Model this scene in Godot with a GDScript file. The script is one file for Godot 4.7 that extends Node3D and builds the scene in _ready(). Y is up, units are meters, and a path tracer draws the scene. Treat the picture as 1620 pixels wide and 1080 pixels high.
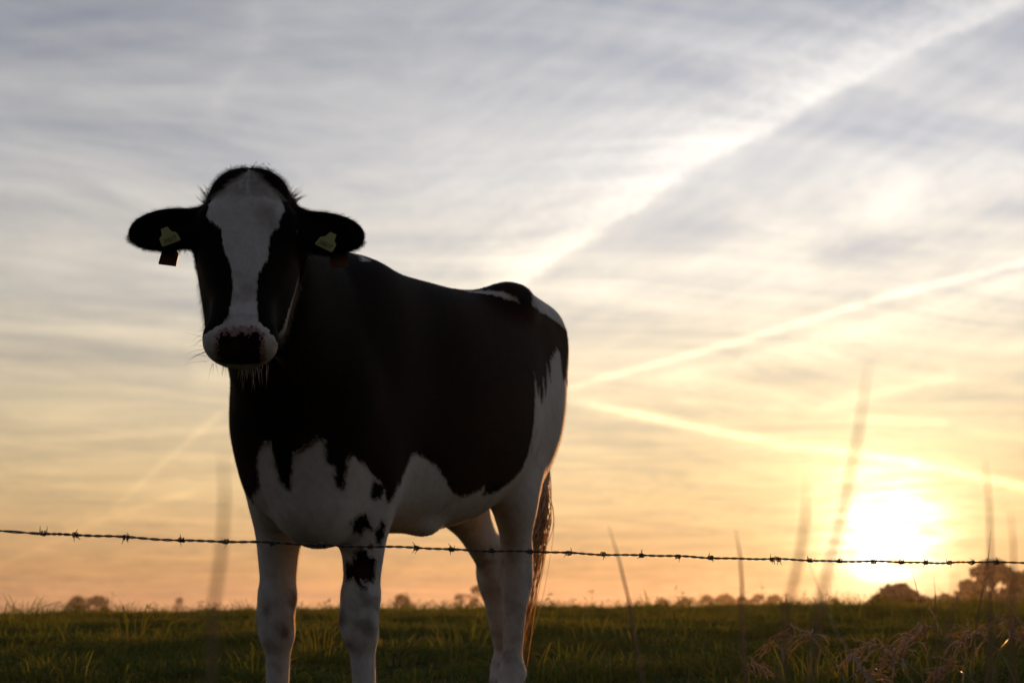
extends Node3D
# A cow at a barbed wire fence against a setting sun. Metres, y up; the camera looks towards -z.

var rng := RandomNumberGenerator.new()
var used := {}
var fine := FastNoiseLite.new()
var broad := FastNoiseLite.new()
var warp := FastNoiseLite.new()
const SUN_AZ := 10.8
const SUN_EL := 2.35
const EYE := 0.37


func _ready() -> void:
	rng.seed = 7
	set_camera_and_light()
	build_ground()
	build_trees()
	build_cow()
	build_fence()
	build_grass()
	build_stems()
	build_plumes()


# ---------------------------------------------------------------- camera, sky, sun
func set_camera_and_light() -> void:
	var cam := Camera3D.new()
	cam.name = "camera"
	cam.position = Vector3(0, EYE, 0)
	cam.rotation.x = atan(435.0 / 3100.0)
	cam.fov = rad_to_deg(2.0 * atan(540.0 / 3100.0))
	cam.near = 0.05
	cam.far = 4000.0
	var lens := CameraAttributesPhysical.new()
	lens.frustum_focal_length = 69.0
	lens.frustum_focus_distance = 5.0
	lens.exposure_aperture = 6.3
	cam.attributes = lens
	cam.fov = rad_to_deg(2.0 * atan(540.0 / 3100.0))
	add_child(cam)
	var env := Environment.new()
	env.tonemap_mode = Environment.TONE_MAPPER_LINEAR
	env.tonemap_exposure = 1.0
	env.background_mode = Environment.BG_SKY
	env.sdfgi_enabled = true
	env.ssao_enabled = true
	env.ssil_enabled = true
	env.volumetric_fog_enabled = true
	env.volumetric_fog_density = 0.0001
	env.volumetric_fog_anisotropy = 0.72
	env.volumetric_fog_albedo = Color(0.96, 0.93, 0.9)
	var sky := Sky.new()
	var pano := PanoramaSkyMaterial.new()
	pano.panorama = sky_picture()
	sky.sky_material = pano
	env.sky = sky
	var world := WorldEnvironment.new()
	world.name = "world"
	world.environment = env
	add_child(world)
	var sun := DirectionalLight3D.new()
	sun.name = "sun"
	sun.light_color = Color(1.0, 0.66, 0.36)
	sun.light_energy = 1.6
	sun.light_angular_distance = 0.6
	sun.shadow_enabled = true
	var to_sun := way(SUN_AZ, SUN_EL)
	add_child(sun)
	sun.look_at_from_position(to_sun * 50.0, Vector3.ZERO)


func way(az: float, el: float) -> Vector3:
	var a := deg_to_rad(az)
	var e := deg_to_rad(el)
	return Vector3(sin(a) * cos(e), sin(e), -cos(a) * cos(e))


# colours of the evening air by height above the horizon (degrees, sRGB 0..255)
const AIR := [[0.0, 182, 136, 99], [0.6, 186, 139, 100], [1.4, 188, 145, 100], [3.5, 204, 175, 131], [5.8, 203, 185, 153], [9.4, 194, 188, 178], [13.0, 177, 177, 179], [17.3, 154, 157, 165], [30.0, 142, 148, 160], [60.0, 122, 132, 150], [90.1, 116, 127, 148]]
var air_lut := PackedColorArray()
var sky_rows := []
var trails := []

# contrails and long cirrus streaks: [width up/left, width down/right (degrees), strength, points as azimuth, elevation]
const TRAILS := [
	[1.05, 0.17, 0.42, [-0.94, 8.91, 0.37, 9.84, 3.58, 11.84, 5.66, 13.27, 8.1, 14.29, 9.98, 15.3, 12.58, 16.41, 14.95, 17.21, 20.0, 19.1]],
	[0.08, 0.07, 0.50, [0.93, 6.42, 3.53, 7.14, 6.32, 7.85, 10.91, 9.12, 14.86, 9.96, 20.0, 10.95]],
	[0.12, 0.55, 0.22, [2.79, 6.59, 6.31, 7.3, 9.07, 7.98, 12.34, 8.89, 14.84, 9.61, 20.0, 10.6]],
	[0.11, 0.12, 0.75, [0.93, 6.42, 3.15, 5.98, 5.36, 5.47, 7.92, 4.95, 9.72, 4.69, 12.21, 4.25, 14.63, 3.62, 20.0, 2.2]],
	[0.18, 0.14, 0.22, [8.84, 5.89, 10.84, 6.39, 13.17, 6.88]],
	[0.10, 0.14, 0.20, [9.74, 5.69, 11.18, 5.54, 12.77, 5.49]],
	[0.12, 0.10, 0.18, [4.64, 6.27, 6.48, 6.1, 8.3, 5.86]],
	[0.09, 0.09, 0.16, [-11.64, 2.91, -9.98, 4.5, -8.21, 6.08]],
	[0.10, 0.09, 0.15, [-15.5, 1.1, -13.54, 1.89, -12.16, 2.55, -10.4, 3.23, -8.62, 3.74]],
	[0.22, 0.14, 0.12, [-18.0, 8.7, -13.04, 8.42, -9.43, 7.79, -7.23, 7.56, -4.0, 7.4]],
	[0.22, 0.14, 0.35, [12.21, 4.29, 10.78, 4.22, 9.52, 3.78, 8.25, 3.34]],
	[0.12, 0.10, 0.15, [6.26, 4.27, 8.63, 4.16, 10.79, 4.31]],
	[0.35, 0.35, 0.10, [-7.71, 18.07, -7.59, 16.65, -7.86, 16.1, -8.67, 15.08, -9.03, 14.26]],
	[0.9, 1.2, -0.10, [2.0, 8.9, 5.0, 11.2, 7.4, 12.6, 10.0, 13.6, 12.6, 14.9, 15.4, 16.0, 20.0, 17.6]],
	[0.5, 0.6, -0.14, [8.5, 10.2, 11.0, 10.7, 14.9, 11.3, 20.0, 12.2]],
	[0.3, 0.4, -0.13, [5.2, 6.75, 7.5, 6.85, 9.0, 7.0, 11.0, 7.4]],
	[0.3, 0.35, -0.10, [0.9, 5.9, 2.5, 5.4, 4.5, 4.9]],
	[0.5, 0.5, -0.10, [-15.4, 7.6, -12.0, 7.4, -9.0, 7.0]],
	[0.55, 0.35, 0.12, [0.56, 9.28, 3.56, 9.82, 6.36, 10.33, 9.14, 10.99, 11.34, 11.64, 15.3, 12.34, 20.0, 13.0]],
]


func sky_light(az: float, el: float, streaks: bool) -> Color:
	var d := way(az, el)
	var e := clampf(el, 0.0, 90.0)
	var at := e / 90.0 * 899.0
	var i := int(at)
	var c := air_lut[i].lerp(air_lut[mini(i + 1, 899)], at - i)
	var off := rad_to_deg(acos(clampf(d.dot(way(SUN_AZ, SUN_EL)), -1.0, 1.0)))
	# forward scattering of thin cloud: brightest round the sun, dimmer and cooler away from it
	var g := exp(-pow(off / 20.5, 4.0)) * lerpf(0.40, 0.78, smoothstep(4.0, 13.0, el))
	c = Color(c.r * (1.0 + g), c.g * (1.0 + g * 0.95), c.b * (1.0 + g * 0.86))
	var away := smoothstep(25.0, 150.0, off)
	var dim := lerpf(0.20, 0.40, smoothstep(6.0, 45.0, el))
	c = c.lerp(Color(c.r * dim, c.g * dim * 1.04, c.b * dim * 1.18), away)
	# cirrus, laid out on a flat sheet far above
	var h := maxf(d.y, 0.0) + 0.035
	var p := Vector2(d.x, d.z) / h
	p = p.rotated(0.42)
	p += Vector2(warp.get_noise_2d(p.x * 2.0, p.y * 2.0), warp.get_noise_2d(p.x * 2.0 + 90.0, p.y * 2.0)) * 0.55
	var n := broad.get_noise_2d(p.x * 3.2, p.y * 9.0) * 0.75
	var m := fine.get_noise_2d(p.x * 7.0, p.y * 34.0) * 0.45
	var band := fine.get_noise_2d(d.x * 26.0 + 40.0, el * 13.0) * 0.5 * exp(-e / 7.0)
	var slant := Vector2(az, el).rotated(-0.5 if az > -3.0 else 0.1)
	var wisp := fine.get_noise_2d(slant.x * 1.5 + n * 3.0, slant.y * 7.0) * smoothstep(5.0, 9.0, e)
	var curd := broad.get_noise_2d(az * 9.0 + n * 6.0, el * 15.0)
	var k := n * 0.30 + m * 0.22 + band * 0.26 + wisp * 0.10 + curd * 0.025 + 0.03
	if streaks:
		var sway := broad.get_noise_2d(az * 3.0 + 60.0, el * 3.0) * 0.16 + fine.get_noise_2d(az * 11.0, el * 11.0) * 0.07
		var t := trail_light(az, el, sway, m * 0.6 + curd * 0.15)
		k += t * (1.0 - 0.25 * n)
	c = Color(c.r * (1.0 + k * 1.14), c.g * (1.0 + k), c.b * (1.0 + k * (0.78 if k > 0.0 else 0.6)))
	# the veiled sun
	var streak := fine.get_noise_2d(az * 1.3 + 7.0, el * 15.0) + 0.6 * fine.get_noise_2d(az * 4.0, el * 34.0)
	var core := 2.3 * exp(-pow(off / 1.2, 2.0)) * maxf(0.15, 1.0 + 1.5 * streak + 1.2 * k)
	var halo := 1.05 * exp(-off / 2.2) * (1.0 + 0.8 * k + 0.35 * streak)
	return Color(c.r + core + halo, c.g + core * 0.9 + halo * 0.80, c.b + core * 0.62 + halo * 0.36)


func trail_light(az: float, level: float, sway: float, ragged: float) -> float:
	var sum := 0.0
	for t in trails:
		var pts: Array = t[3]
		var el := level + sway * clampf((t[0] + t[1]) * 1.2 - 0.25, 0.03, 1.0)
		if el > t[4] or el < t[5] or az < t[6] or az > t[7]:
			continue
		var best := 99.0
		var side := 0.0
		var along := 0.0
		var n := pts.size() / 2
		for s in n - 1:
			var a := Vector2(pts[2 * s], pts[2 * s + 1])
			var b := Vector2(pts[2 * s + 2], pts[2 * s + 3])
			if minf(a.x, b.x) - 2.5 > az or maxf(a.x, b.x) + 2.5 < az:
				continue
			var ab := b - a
			var q := Vector2(az, el) - a
			var u := clampf(q.dot(ab) / ab.length_squared(), 0.0, 1.0)
			var r := q - ab * u
			var l := r.length()
			if l < best:
				best = l
				side = r.y
				along = (s + u) / (n - 1.0)
		if best < 3.0:
			var w: float = t[0] if side > 0.0 else t[1]
			w *= 1.0 + ragged * 1.2
			var fade := smoothstep(0.0, 0.12, along) * smoothstep(1.0, 0.88, along)
			sum += t[2] * exp(-pow(best / maxf(w, 0.02), 1.5)) * fade * (1.0 + ragged * 1.3)
	return sum


func sky_picture() -> ImageTexture:
	for f in [fine, broad, warp]:
		f.noise_type = FastNoiseLite.TYPE_SIMPLEX_SMOOTH
		f.frequency = 0.22
		f.fractal_type = FastNoiseLite.FRACTAL_FBM
		f.fractal_octaves = 4
	fine.seed = 3
	broad.seed = 11
	warp.seed = 5
	warp.fractal_octaves = 2
	for t in TRAILS:   # add the box that each trail can reach
		var e := [-90.0, 90.0, 180.0, -180.0]
		for k in t[3].size() / 2:
			e = [maxf(e[0], t[3][2 * k + 1] + 4.0 * t[0]), minf(e[1], t[3][2 * k + 1] - 4.0 * t[1]), minf(e[2], t[3][2 * k] - 1.0), maxf(e[3], t[3][2 * k] + 1.0)]
		trails.append(t + e)
	for i in 900:
		var el := i / 899.0 * 90.0
		for k in AIR.size() - 1:
			if el >= AIR[k][0] and el <= AIR[k + 1][0]:
				var t: float = (el - AIR[k][0]) / (AIR[k + 1][0] - AIR[k][0])
				var a := Color(AIR[k][1] / 255.0, AIR[k][2] / 255.0, AIR[k][3] / 255.0)
				var b := Color(AIR[k + 1][1] / 255.0, AIR[k + 1][2] / 255.0, AIR[k + 1][3] / 255.0)
				air_lut.append(a.lerp(b, t).srgb_to_linear())
				break
	# columns run from straight ahead (-z) round by the right
	const LOW := 320
	sky_rows.resize(LOW / 2)
	var low := WorkerThreadPool.add_group_task(func(j: int) -> void:
		var row := PackedColorArray()
		for i in LOW:
			row.append(sky_light(wrapf((i + 0.5) / LOW * 360.0, -180.0, 180.0), 90.0 - (j + 0.5) / LOW * 360.0, false))
		sky_rows[j] = row, LOW / 2)
	WorkerThreadPool.wait_for_group_task_completion(low)
	var im := Image.create_empty(LOW, LOW / 2, false, Image.FORMAT_RGBF)
	for j in LOW / 2:
		for i in LOW:
			im.set_pixel(i, j, sky_rows[j][i])
	im.resize(4096, 2048, Image.INTERPOLATE_CUBIC)
	# the part of the sky round the evening sun in full detail
	var x0 := int(-20.0 / 360.0 * 4096.0)
	var x1 := int(24.0 / 360.0 * 4096.0)
	var y0 := int((90.0 - 24.0) / 180.0 * 2048.0)
	var y1 := int((90.0 + 0.6) / 180.0 * 2048.0)
	sky_rows.resize(y1 - y0)
	var high := WorkerThreadPool.add_group_task(func(j: int) -> void:
		var row := PackedColorArray()
		for i in range(x0, x1):
			row.append(sky_light((i + 0.5) / 4096.0 * 360.0, 90.0 - (j + y0 + 0.5) / 2048.0 * 180.0, true))
		sky_rows[j] = row, y1 - y0)
	WorkerThreadPool.wait_for_group_task_completion(high)
	for j in range(y0, y1):
		for i in range(x0, x1):
			var w := smoothstep(0.0, 30.0, minf(minf(i - x0, x1 - i), j - y0))
			var c: Color = sky_rows[j - y0][i - x0]
			var col := posmod(i, 4096)
			im.set_pixel(col, j, c if w >= 1.0 else im.get_pixel(col, j).lerp(c, w))
	return ImageTexture.create_from_image(im)


# ---------------------------------------------------------------- helpers
func called(n: String) -> String:
	if not used.has(n):
		used[n] = 0
		return n
	used[n] += 1
	return "%s_%03d" % [n, used[n]]


func thing(n: String, label: String, category: String, at := Vector3.ZERO, group := "") -> Node3D:
	var o := Node3D.new()
	o.name = called(n)
	add_child(o)
	o.position = at
	o.set_meta("label", label)
	o.set_meta("category", category)
	if group:
		o.set_meta("group", group)
	return o


func part(n: String, mesh: Mesh, m: Material, parent: Node) -> MeshInstance3D:
	var o := MeshInstance3D.new()
	o.name = n
	o.mesh = mesh
	o.material_override = m
	parent.add_child(o, true)
	return o


func mat(linear: Color, rough := 0.8, tinted := false) -> StandardMaterial3D:
	var m := StandardMaterial3D.new()
	m.albedo_color = Color.WHITE if tinted else linear.linear_to_srgb()
	m.vertex_color_use_as_albedo = tinted
	m.roughness = rough
	m.cull_mode = BaseMaterial3D.CULL_DISABLED
	return m


func leaf_mat(linear: Color, through: Color, rough := 0.6, tinted := false) -> StandardMaterial3D:
	var m := mat(linear, rough, tinted)
	m.backlight_enabled = true
	m.backlight = through
	return m


# a tube through points with a radius at each
func tube(st: SurfaceTool, pts: Array, radii: Array, sides := 5, col := Color.WHITE) -> void:
	var rings := []
	var side := Vector3.RIGHT
	for i in pts.size():
		var a: Vector3 = pts[maxi(i - 1, 0)]
		var b: Vector3 = pts[mini(i + 1, pts.size() - 1)]
		var t := (b - a).normalized()
		side = side - t * side.dot(t)
		if side.length() < 0.05:
			side = t.cross(Vector3.UP if absf(t.y) < 0.9 else Vector3.BACK)
		side = side.normalized()
		var other := t.cross(side)
		var ring := []
		for k in sides:
			var ang := TAU * k / sides
			var n := side * cos(ang) + other * sin(ang)
			ring.append([pts[i] + n * radii[i], n])
		rings.append(ring)
	for i in rings.size() - 1:
		for k in sides:
			var q := [rings[i][k], rings[i][(k + 1) % sides], rings[i + 1][(k + 1) % sides], rings[i + 1][k]]
			for v in [0, 2, 1, 0, 3, 2]:
				st.set_color(col)
				st.set_normal(q[v][1])
				st.add_vertex(q[v][0])


# a blade or leaf: a ribbon along points with a half width at each, folded a little along its middle
func ribbon(st: SurfaceTool, pts: Array, half: Array, across: Vector3, col := Color.WHITE, fold := 0.25) -> void:
	var rows := []
	for i in pts.size():
		var a: Vector3 = pts[maxi(i - 1, 0)]
		var b: Vector3 = pts[mini(i + 1, pts.size() - 1)]
		var t := (b - a).normalized()
		var s := (across - t * across.dot(t)).normalized()
		var n := s.cross(t).normalized()
		var w: float = half[i]
		rows.append([pts[i] - s * w + n * w * fold, pts[i], pts[i] + s * w + n * w * fold, n, s])
	for i in rows.size() - 1:
		for k in 2:
			var q := [rows[i][k], rows[i][k + 1], rows[i + 1][k + 1], rows[i + 1][k]]
			var n: Vector3 = (rows[i][3] + rows[i][4] * (0.3 if k == 0 else -0.3)).normalized()
			for v in [0, 2, 1, 0, 3, 2]:
				st.set_color(col)
				st.set_normal(n)
				st.add_vertex(q[v])


func begin() -> SurfaceTool:
	var st := SurfaceTool.new()
	st.begin(Mesh.PRIMITIVE_TRIANGLES)
	return st


# ---------------------------------------------------------------- ground
const SLOPE := [[-60.0, -0.75], [0.0, -0.62], [3.0, -0.42], [4.6, -0.18], [5.85, -0.06], [7.1, 0.045], [8.5, 0.12], [12.0, 0.24], [17.0, 0.335], [22.0, 0.39], [27.0, 0.41], [33.0, 0.37], [45.0, 0.1], [80.0, -0.9], [150.0, -1.5], [640.0, -1.8]]


func ground_at(x: float, z: float) -> float:
	var d := -z
	var y := -1.8
	for k in SLOPE.size() - 1:
		if d >= SLOPE[k][0] and d <= SLOPE[k + 1][0]:
			var t: float = (d - SLOPE[k][0]) / (SLOPE[k + 1][0] - SLOPE[k][0])
			y = lerpf(SLOPE[k][1], SLOPE[k + 1][1], t)
			break
	var far := smoothstep(6.5, 14.0, d)
	y += broad.get_noise_2d(x * 1.6 + 3.0, d * 1.2) * 0.07 * far + fine.get_noise_2d(x * 7.0, d * 7.0) * 0.02 * smoothstep(7.2, 9.0, d)
	y += 0.010 * clampf(x, -10.0, 10.0) * far * smoothstep(60.0, 30.0, d)
	return y


func build_ground() -> void:
	var zs := []
	var d := -60.0
	while d < 660.0:
		zs.append(-d)
		d += 2.0 if d < 2.0 else 0.22 if d < 32.0 else 1.5 if d < 60.0 else 20.0
	var xs := []
	for i in 121:
		var t := (i - 60) / 60.0
		xs.append(t * 9.0 + pow(absf(t), 9.0) * signf(t) * 500.0)
	var st := begin()
	for j in zs.size():
		for i in xs.size():
			st.set_uv(Vector2(xs[i], zs[j]))
			st.add_vertex(Vector3(xs[i], ground_at(xs[i], zs[j]), zs[j]))
	var w := xs.size()
	for j in zs.size() - 1:
		for i in w - 1:
			var a := j * w + i
			for v in [a, a + w, a + 1, a + 1, a + w, a + w + 1]:
				st.add_index(v)
	st.generate_normals()
	var m := StandardMaterial3D.new()
	m.roughness = 0.95
	m.specular_mode = BaseMaterial3D.SPECULAR_DISABLED
	var nt := NoiseTexture2D.new()
	nt.width = 512
	nt.height = 512
	nt.seamless = true
	var nz := FastNoiseLite.new()
	nz.seed = 21
	nz.frequency = 0.02
	nz.fractal_octaves = 5
	nt.noise = nz
	var ramp := Gradient.new()
	ramp.set_color(0, Color(0.022, 0.026, 0.010).linear_to_srgb())
	ramp.set_color(1, Color(0.065, 0.07, 0.028).linear_to_srgb())
	ramp.add_point(0.55, Color(0.042, 0.047, 0.018).linear_to_srgb())
	nt.color_ramp = ramp
	m.albedo_texture = nt
	m.uv1_triplanar = true
	m.uv1_world_triplanar = true
	m.uv1_scale = Vector3.ONE * 0.45
	var g := part("ground", st.commit(), m, self)
	g.set_meta("kind", "structure")
	g.set_meta("label", "rough green pasture rising to a low crest")
	g.set_meta("category", "ground")


# ---------------------------------------------------------------- trees beyond the crest
func build_trees() -> void:
	# x, z, height of the top, crown width, leaf faces, roundness of the crown, label
	var list := [
		[55.9, -230.0, 7.2, 8.8, 4600, 0, "large ragged tree with gaps in its crown, tallest one beyond the pasture"],
		[62.6, -240.0, 6.1, 7.4, 3200, 0, "spreading tree close beside the tallest ragged tree"],
		[33.4, -170.0, 3.35, 5.6, 5500, 1, "rounded dense bush standing under the low sun"],
		[57.8, -262.0, 3.6, 7.0, 2500, 1, "low tree filling the gap beside the tallest ragged tree"],
		[41.6, -200.0, 1.9, 3.4, 600, 1, "small low bush between the rounded bush and the ragged tree"],
		[56.2, -420.0, 5.3, 6.1, 1300, 0, ""], [53.6, -430.0, 5.5, 5.5, 1300, 0, ""], [50.2, -430.0, 5.0, 5.5, 1300, 0, ""], [47.6, -440.0, 5.7, 6.7, 1300, 0, ""],
		[44.6, -425.0, 4.9, 5.5, 1300, 0, ""], [41.6, -420.0, 5.2, 5.8, 1300, 0, ""], [37.8, -430.0, 4.8, 5.5, 1300, 0, ""], [34.0, -445.0, 4.7, 6.4, 1300, 0, ""],
		[62.0, -380.0, 4.3, 4.0, 800, 1, "hazy low tree between the hedgerow and the rounded bush under the sun"],
		[-23.5, -420.0, 5.4, 6.0, 1300, 1, "hazy rounded tree seen between the cow's legs, nearest the front leg"],
		[-7.0, -400.0, 6.9, 5.4, 1300, 1, "hazy tall tree seen beside the cow's hind leg"],
		[-10.9, -410.0, 5.3, 4.4, 900, 1, "hazy low tree leaning on the taller one by the hind leg"],
		[-132.0, -600.0, 7.0, 8.7, 1300, 1, ""], [-126.3, -600.0, 7.2, 10.7, 1300, 1, ""], [-94.4, -560.0, 6.0, 4.8, 700, 1, "single faint bush on the horizon near the cow's front leg"],
	]
	var bark := mat(Color(0.05, 0.04, 0.03), 0.9)
	var leaves := leaf_mat(Color(0.045, 0.05, 0.016), Color(0.07, 0.06, 0.025), 0.7)
	for i in list.size():
		var t: Array = list[i]
		var label: String = t[6]
		var group := ""
		if label == "":
			group = "hedgerow trees on the skyline" if t[0] > 0.0 else "faint bushes on the skyline"
			label = "small tree in the distant hedgerow row on the skyline" if t[0] > 0.0 else "pale bush of the faint pair low on the horizon"
		tree(t, label, group, bark, leaves)


func tree(t: Array, label: String, group: String, bark: Material, leaves: Material) -> void:
	var base := ground_at(t[0], t[1])
	var o := thing("tree" if t[5] == 0 else "bush", label, "tree" if t[5] == 0 else "bush", Vector3(t[0], base, t[1]), group)
	var top: float = t[2] - base
	var half: float = t[3] * 0.5
	var st := begin()
	tube(st, [Vector3(0, -0.1, 0), Vector3(0.08, top * 0.3, 0), Vector3(-0.05, top * 0.55, 0.1), Vector3(0.1, top * 0.85, 0)], [half * 0.09, half * 0.07, half * 0.045, half * 0.012], 7)
	var clumps := []
	var nc := 15 if t[5] == 0 else 12
	for k in nc:
		var ang := rng.randf() * TAU
		var v := (k + 0.5) / nc
		var y := lerpf(top * 0.2, top * 0.9, v) if t[5] == 0 else lerpf(top * 0.2, top * 0.86, v)
		var wide := half * (sin(PI * clampf(0.25 + v * 0.68, 0.0, 1.0)) if t[5] == 0 else sqrt(1.0 - pow(v * 0.93, 2.0)))
		var r := wide * (0.25 + 0.62 * sqrt(rng.randf()))
		var c := Vector3(cos(ang) * r, y, sin(ang) * r)
		var cr := half * rng.randf_range(0.22, 0.42) * (1.0 if t[5] == 0 else 1.25)
		var dome := top * (1.0 - 0.55 * pow(r / half, 2.0)) - cr * 0.72   # the crown falls away from its middle
		c.y = clampf(c.y, 0.3, maxf(0.4, dome))
		clumps.append([c, cr])
		var from := Vector3(0.05, clampf(y - r * 0.7, top * 0.12, top * 0.8), 0)
		tube(st, [from, from.lerp(c, 0.5) + Vector3(0, 0.1 * half, 0), c], [half * 0.03, half * 0.02, half * 0.008], 5)
	for k in 3:
		clumps.append([Vector3((k - 1) * half * 0.22, top - half * (0.26 if k == 1 else 0.4), 0), half * 0.3])
	part("trunk", st.commit(), bark, o)
	st = begin()
	var count: int = t[4]
	for k in count:
		var c: Array = clumps[k % clumps.size()]
		var dir := Vector3(rng.randfn(), rng.randfn(), rng.randfn()).normalized()
		var p: Vector3 = c[0] + dir * Vector3(1.15, 0.72, 1.15) * float(c[1]) * pow(rng.randf(), 0.45)
		if p.y < 0.2:
			continue
		var s := half * rng.randf_range(0.05, 0.11)
		var a := Vector3(rng.randfn(), rng.randfn(), rng.randfn()).normalized()
		var b := a.cross(dir).normalized()
		var n := a.cross(b).normalized()
		for q in [[p - a * s, p + b * s * 0.6, p + a * s], [p - a * s, p + a * s, p - b * s * 0.6]]:   # clockwise about n
			for v in q:
				st.set_normal(n)
				st.add_vertex(v)
	part("crown", st.commit(), leaves, o)


# ---------------------------------------------------------------- cow
class Solid:
	var k := 0.04
	var cut := false
	func d(_p: Vector3) -> float:
		return 1.0


class Cone extends Solid:
	var a: Vector3
	var ab: Vector3
	var l2: float
	var u: Vector3
	var ra: Vector2
	var dr: Vector2
	func _init(a_: Vector3, b_: Vector3, ra_: Vector2, rb_: Vector2, k_: float, u_ := Vector3(0, 0, 1)) -> void:
		a = a_
		ab = b_ - a_
		l2 = ab.length_squared()
		ra = ra_
		dr = rb_ - ra_
		k = k_
		var ax := ab.normalized()
		u = (u_ - ax * u_.dot(ax)).normalized()
	func d(p: Vector3) -> float:
		var q := p - a
		var t := clampf(q.dot(ab) / l2, 0.0, 1.0)
		q -= ab * t
		var r := ra + dr * t
		var qu := q.dot(u)
		var s := qu / r.x
		return (sqrt(s * s + maxf(q.length_squared() - qu * qu, 0.0) / (r.y * r.y)) - 1.0) * minf(r.x, r.y)


class Egg extends Solid:
	var c: Vector3
	var x: Vector3
	var y: Vector3
	var z: Vector3
	var least: float
	func _init(c_: Vector3, r: Vector3, k_: float, x_ := Vector3(1, 0, 0), y_ := Vector3(0, 1, 0), cut_ := false) -> void:
		c = c_
		var ax := x_.normalized()
		var ay := (y_ - ax * y_.dot(ax)).normalized()
		x = ax / r.x
		y = ay / r.y
		z = ax.cross(ay) / r.z
		least = minf(r.x, minf(r.y, r.z))
		k = k_
		cut = cut_
	func d(p: Vector3) -> float:
		var q := p - c
		return (Vector3(q.dot(x), q.dot(y), q.dot(z)).length() - 1.0) * least


class Loft extends Solid:
	var o: Vector3
	var ax: Vector3
	var up: Vector3
	var w: Vector3
	var n: float
	var s0: float
	var s1: float
	var lut := PackedFloat32Array()
	func _init(o_: Vector3, a_: Vector3, u_: Vector3, tab: Array, n_: float, k_: float) -> void:
		o = o_
		ax = a_.normalized()
		up = (u_ - ax * u_.dot(ax)).normalized()
		w = ax.cross(up)
		n = n_
		k = k_
		s0 = tab[0][0]
		s1 = tab[-1][0]
		var last := tab.size() - 1
		for i in 257:
			var s := s0 + (s1 - s0) * i / 256.0
			var j := 0
			while j < last - 1 and s > tab[j + 1][0]:
				j += 1
			var p1: Array = tab[j]
			var p2: Array = tab[j + 1]
			var p0: Array = tab[maxi(j - 1, 0)]
			var p3: Array = tab[mini(j + 2, last)]
			var h: float = p2[0] - p1[0]
			var t := clampf((s - p1[0]) / h, 0.0, 1.0)
			for f in range(1, 6):
				var d1: float = (p2[f] - p0[f]) / maxf(p2[0] - p0[0], 1e-6) * h
				var d2: float = (p3[f] - p1[f]) / maxf(p3[0] - p1[0], 1e-6) * h
				lut.append((2 * t * t * t - 3 * t * t + 1) * p1[f] + (t * t * t - 2 * t * t + t) * d1 + (-2 * t * t * t + 3 * t * t) * p2[f] + (t * t * t - t * t) * d2)
	func d(p: Vector3) -> float:
		var q := p - o
		var a := q.dot(ax)
		var ac := clampf(a, s0, s1)
		var f := (ac - s0) / (s1 - s0) * 255.999
		var i := int(f) * 5
		f -= int(f)
		var mid := lut[i + 2] + (lut[i + 7] - lut[i + 2]) * f
		var du := q.dot(up) - mid
		var ru := maxf(lut[i] + (lut[i + 5] - lut[i]) * f - mid if du > 0.0 else mid - lut[i + 1] - (lut[i + 6] - lut[i + 1]) * f, 0.01)
		var rw := maxf(lut[i + 3] + (lut[i + 8] - lut[i + 3]) * f, 0.01)
		var m := minf(ru, rw)
		return (pow(pow(absf(du) / ru, n) + pow(absf(q.dot(w) - lut[i + 4] - (lut[i + 9] - lut[i + 4]) * f) / rw, n) + pow(absf(a - ac) / m, n), 1.0 / n) - 1.0) * m


var solids: Array[Solid] = []
const POLL := Vector3(0.765, 1.515, -0.165)
var HA := (Vector3(0.95, 1.03, -0.245) - POLL).normalized()   # from the poll to the muzzle
var HL := Vector3(0.906, 0, -0.42).cross(Vector3.UP).normalized()   # towards the cow's right
var HN := HL.cross(HA).normalized()   # out of the face
const TAIL := [Vector3(-1.66, 1.49, -0.05), Vector3(-1.755, 1.40, -0.055), Vector3(-1.77, 1.15, -0.06), Vector3(-1.74, 0.90, -0.055), Vector3(-1.71, 0.74, -0.06)]


func on_head(a: float, n: float, l: float) -> Vector3:
	return POLL + HA * a + HN * n + HL * l


func cone(a: Vector3, b: Vector3, ra: Vector2, rb: Vector2, k: float, u := Vector3(0, 0, 1)) -> void:
	solids.append(Cone.new(a, b, ra, rb, k, u))


func egg(c: Vector3, r: Vector3, k: float, x := Vector3(1, 0, 0), y := Vector3(0, 1, 0), cut := false) -> void:
	solids.append(Egg.new(c, r, k, x, y, cut))


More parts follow.
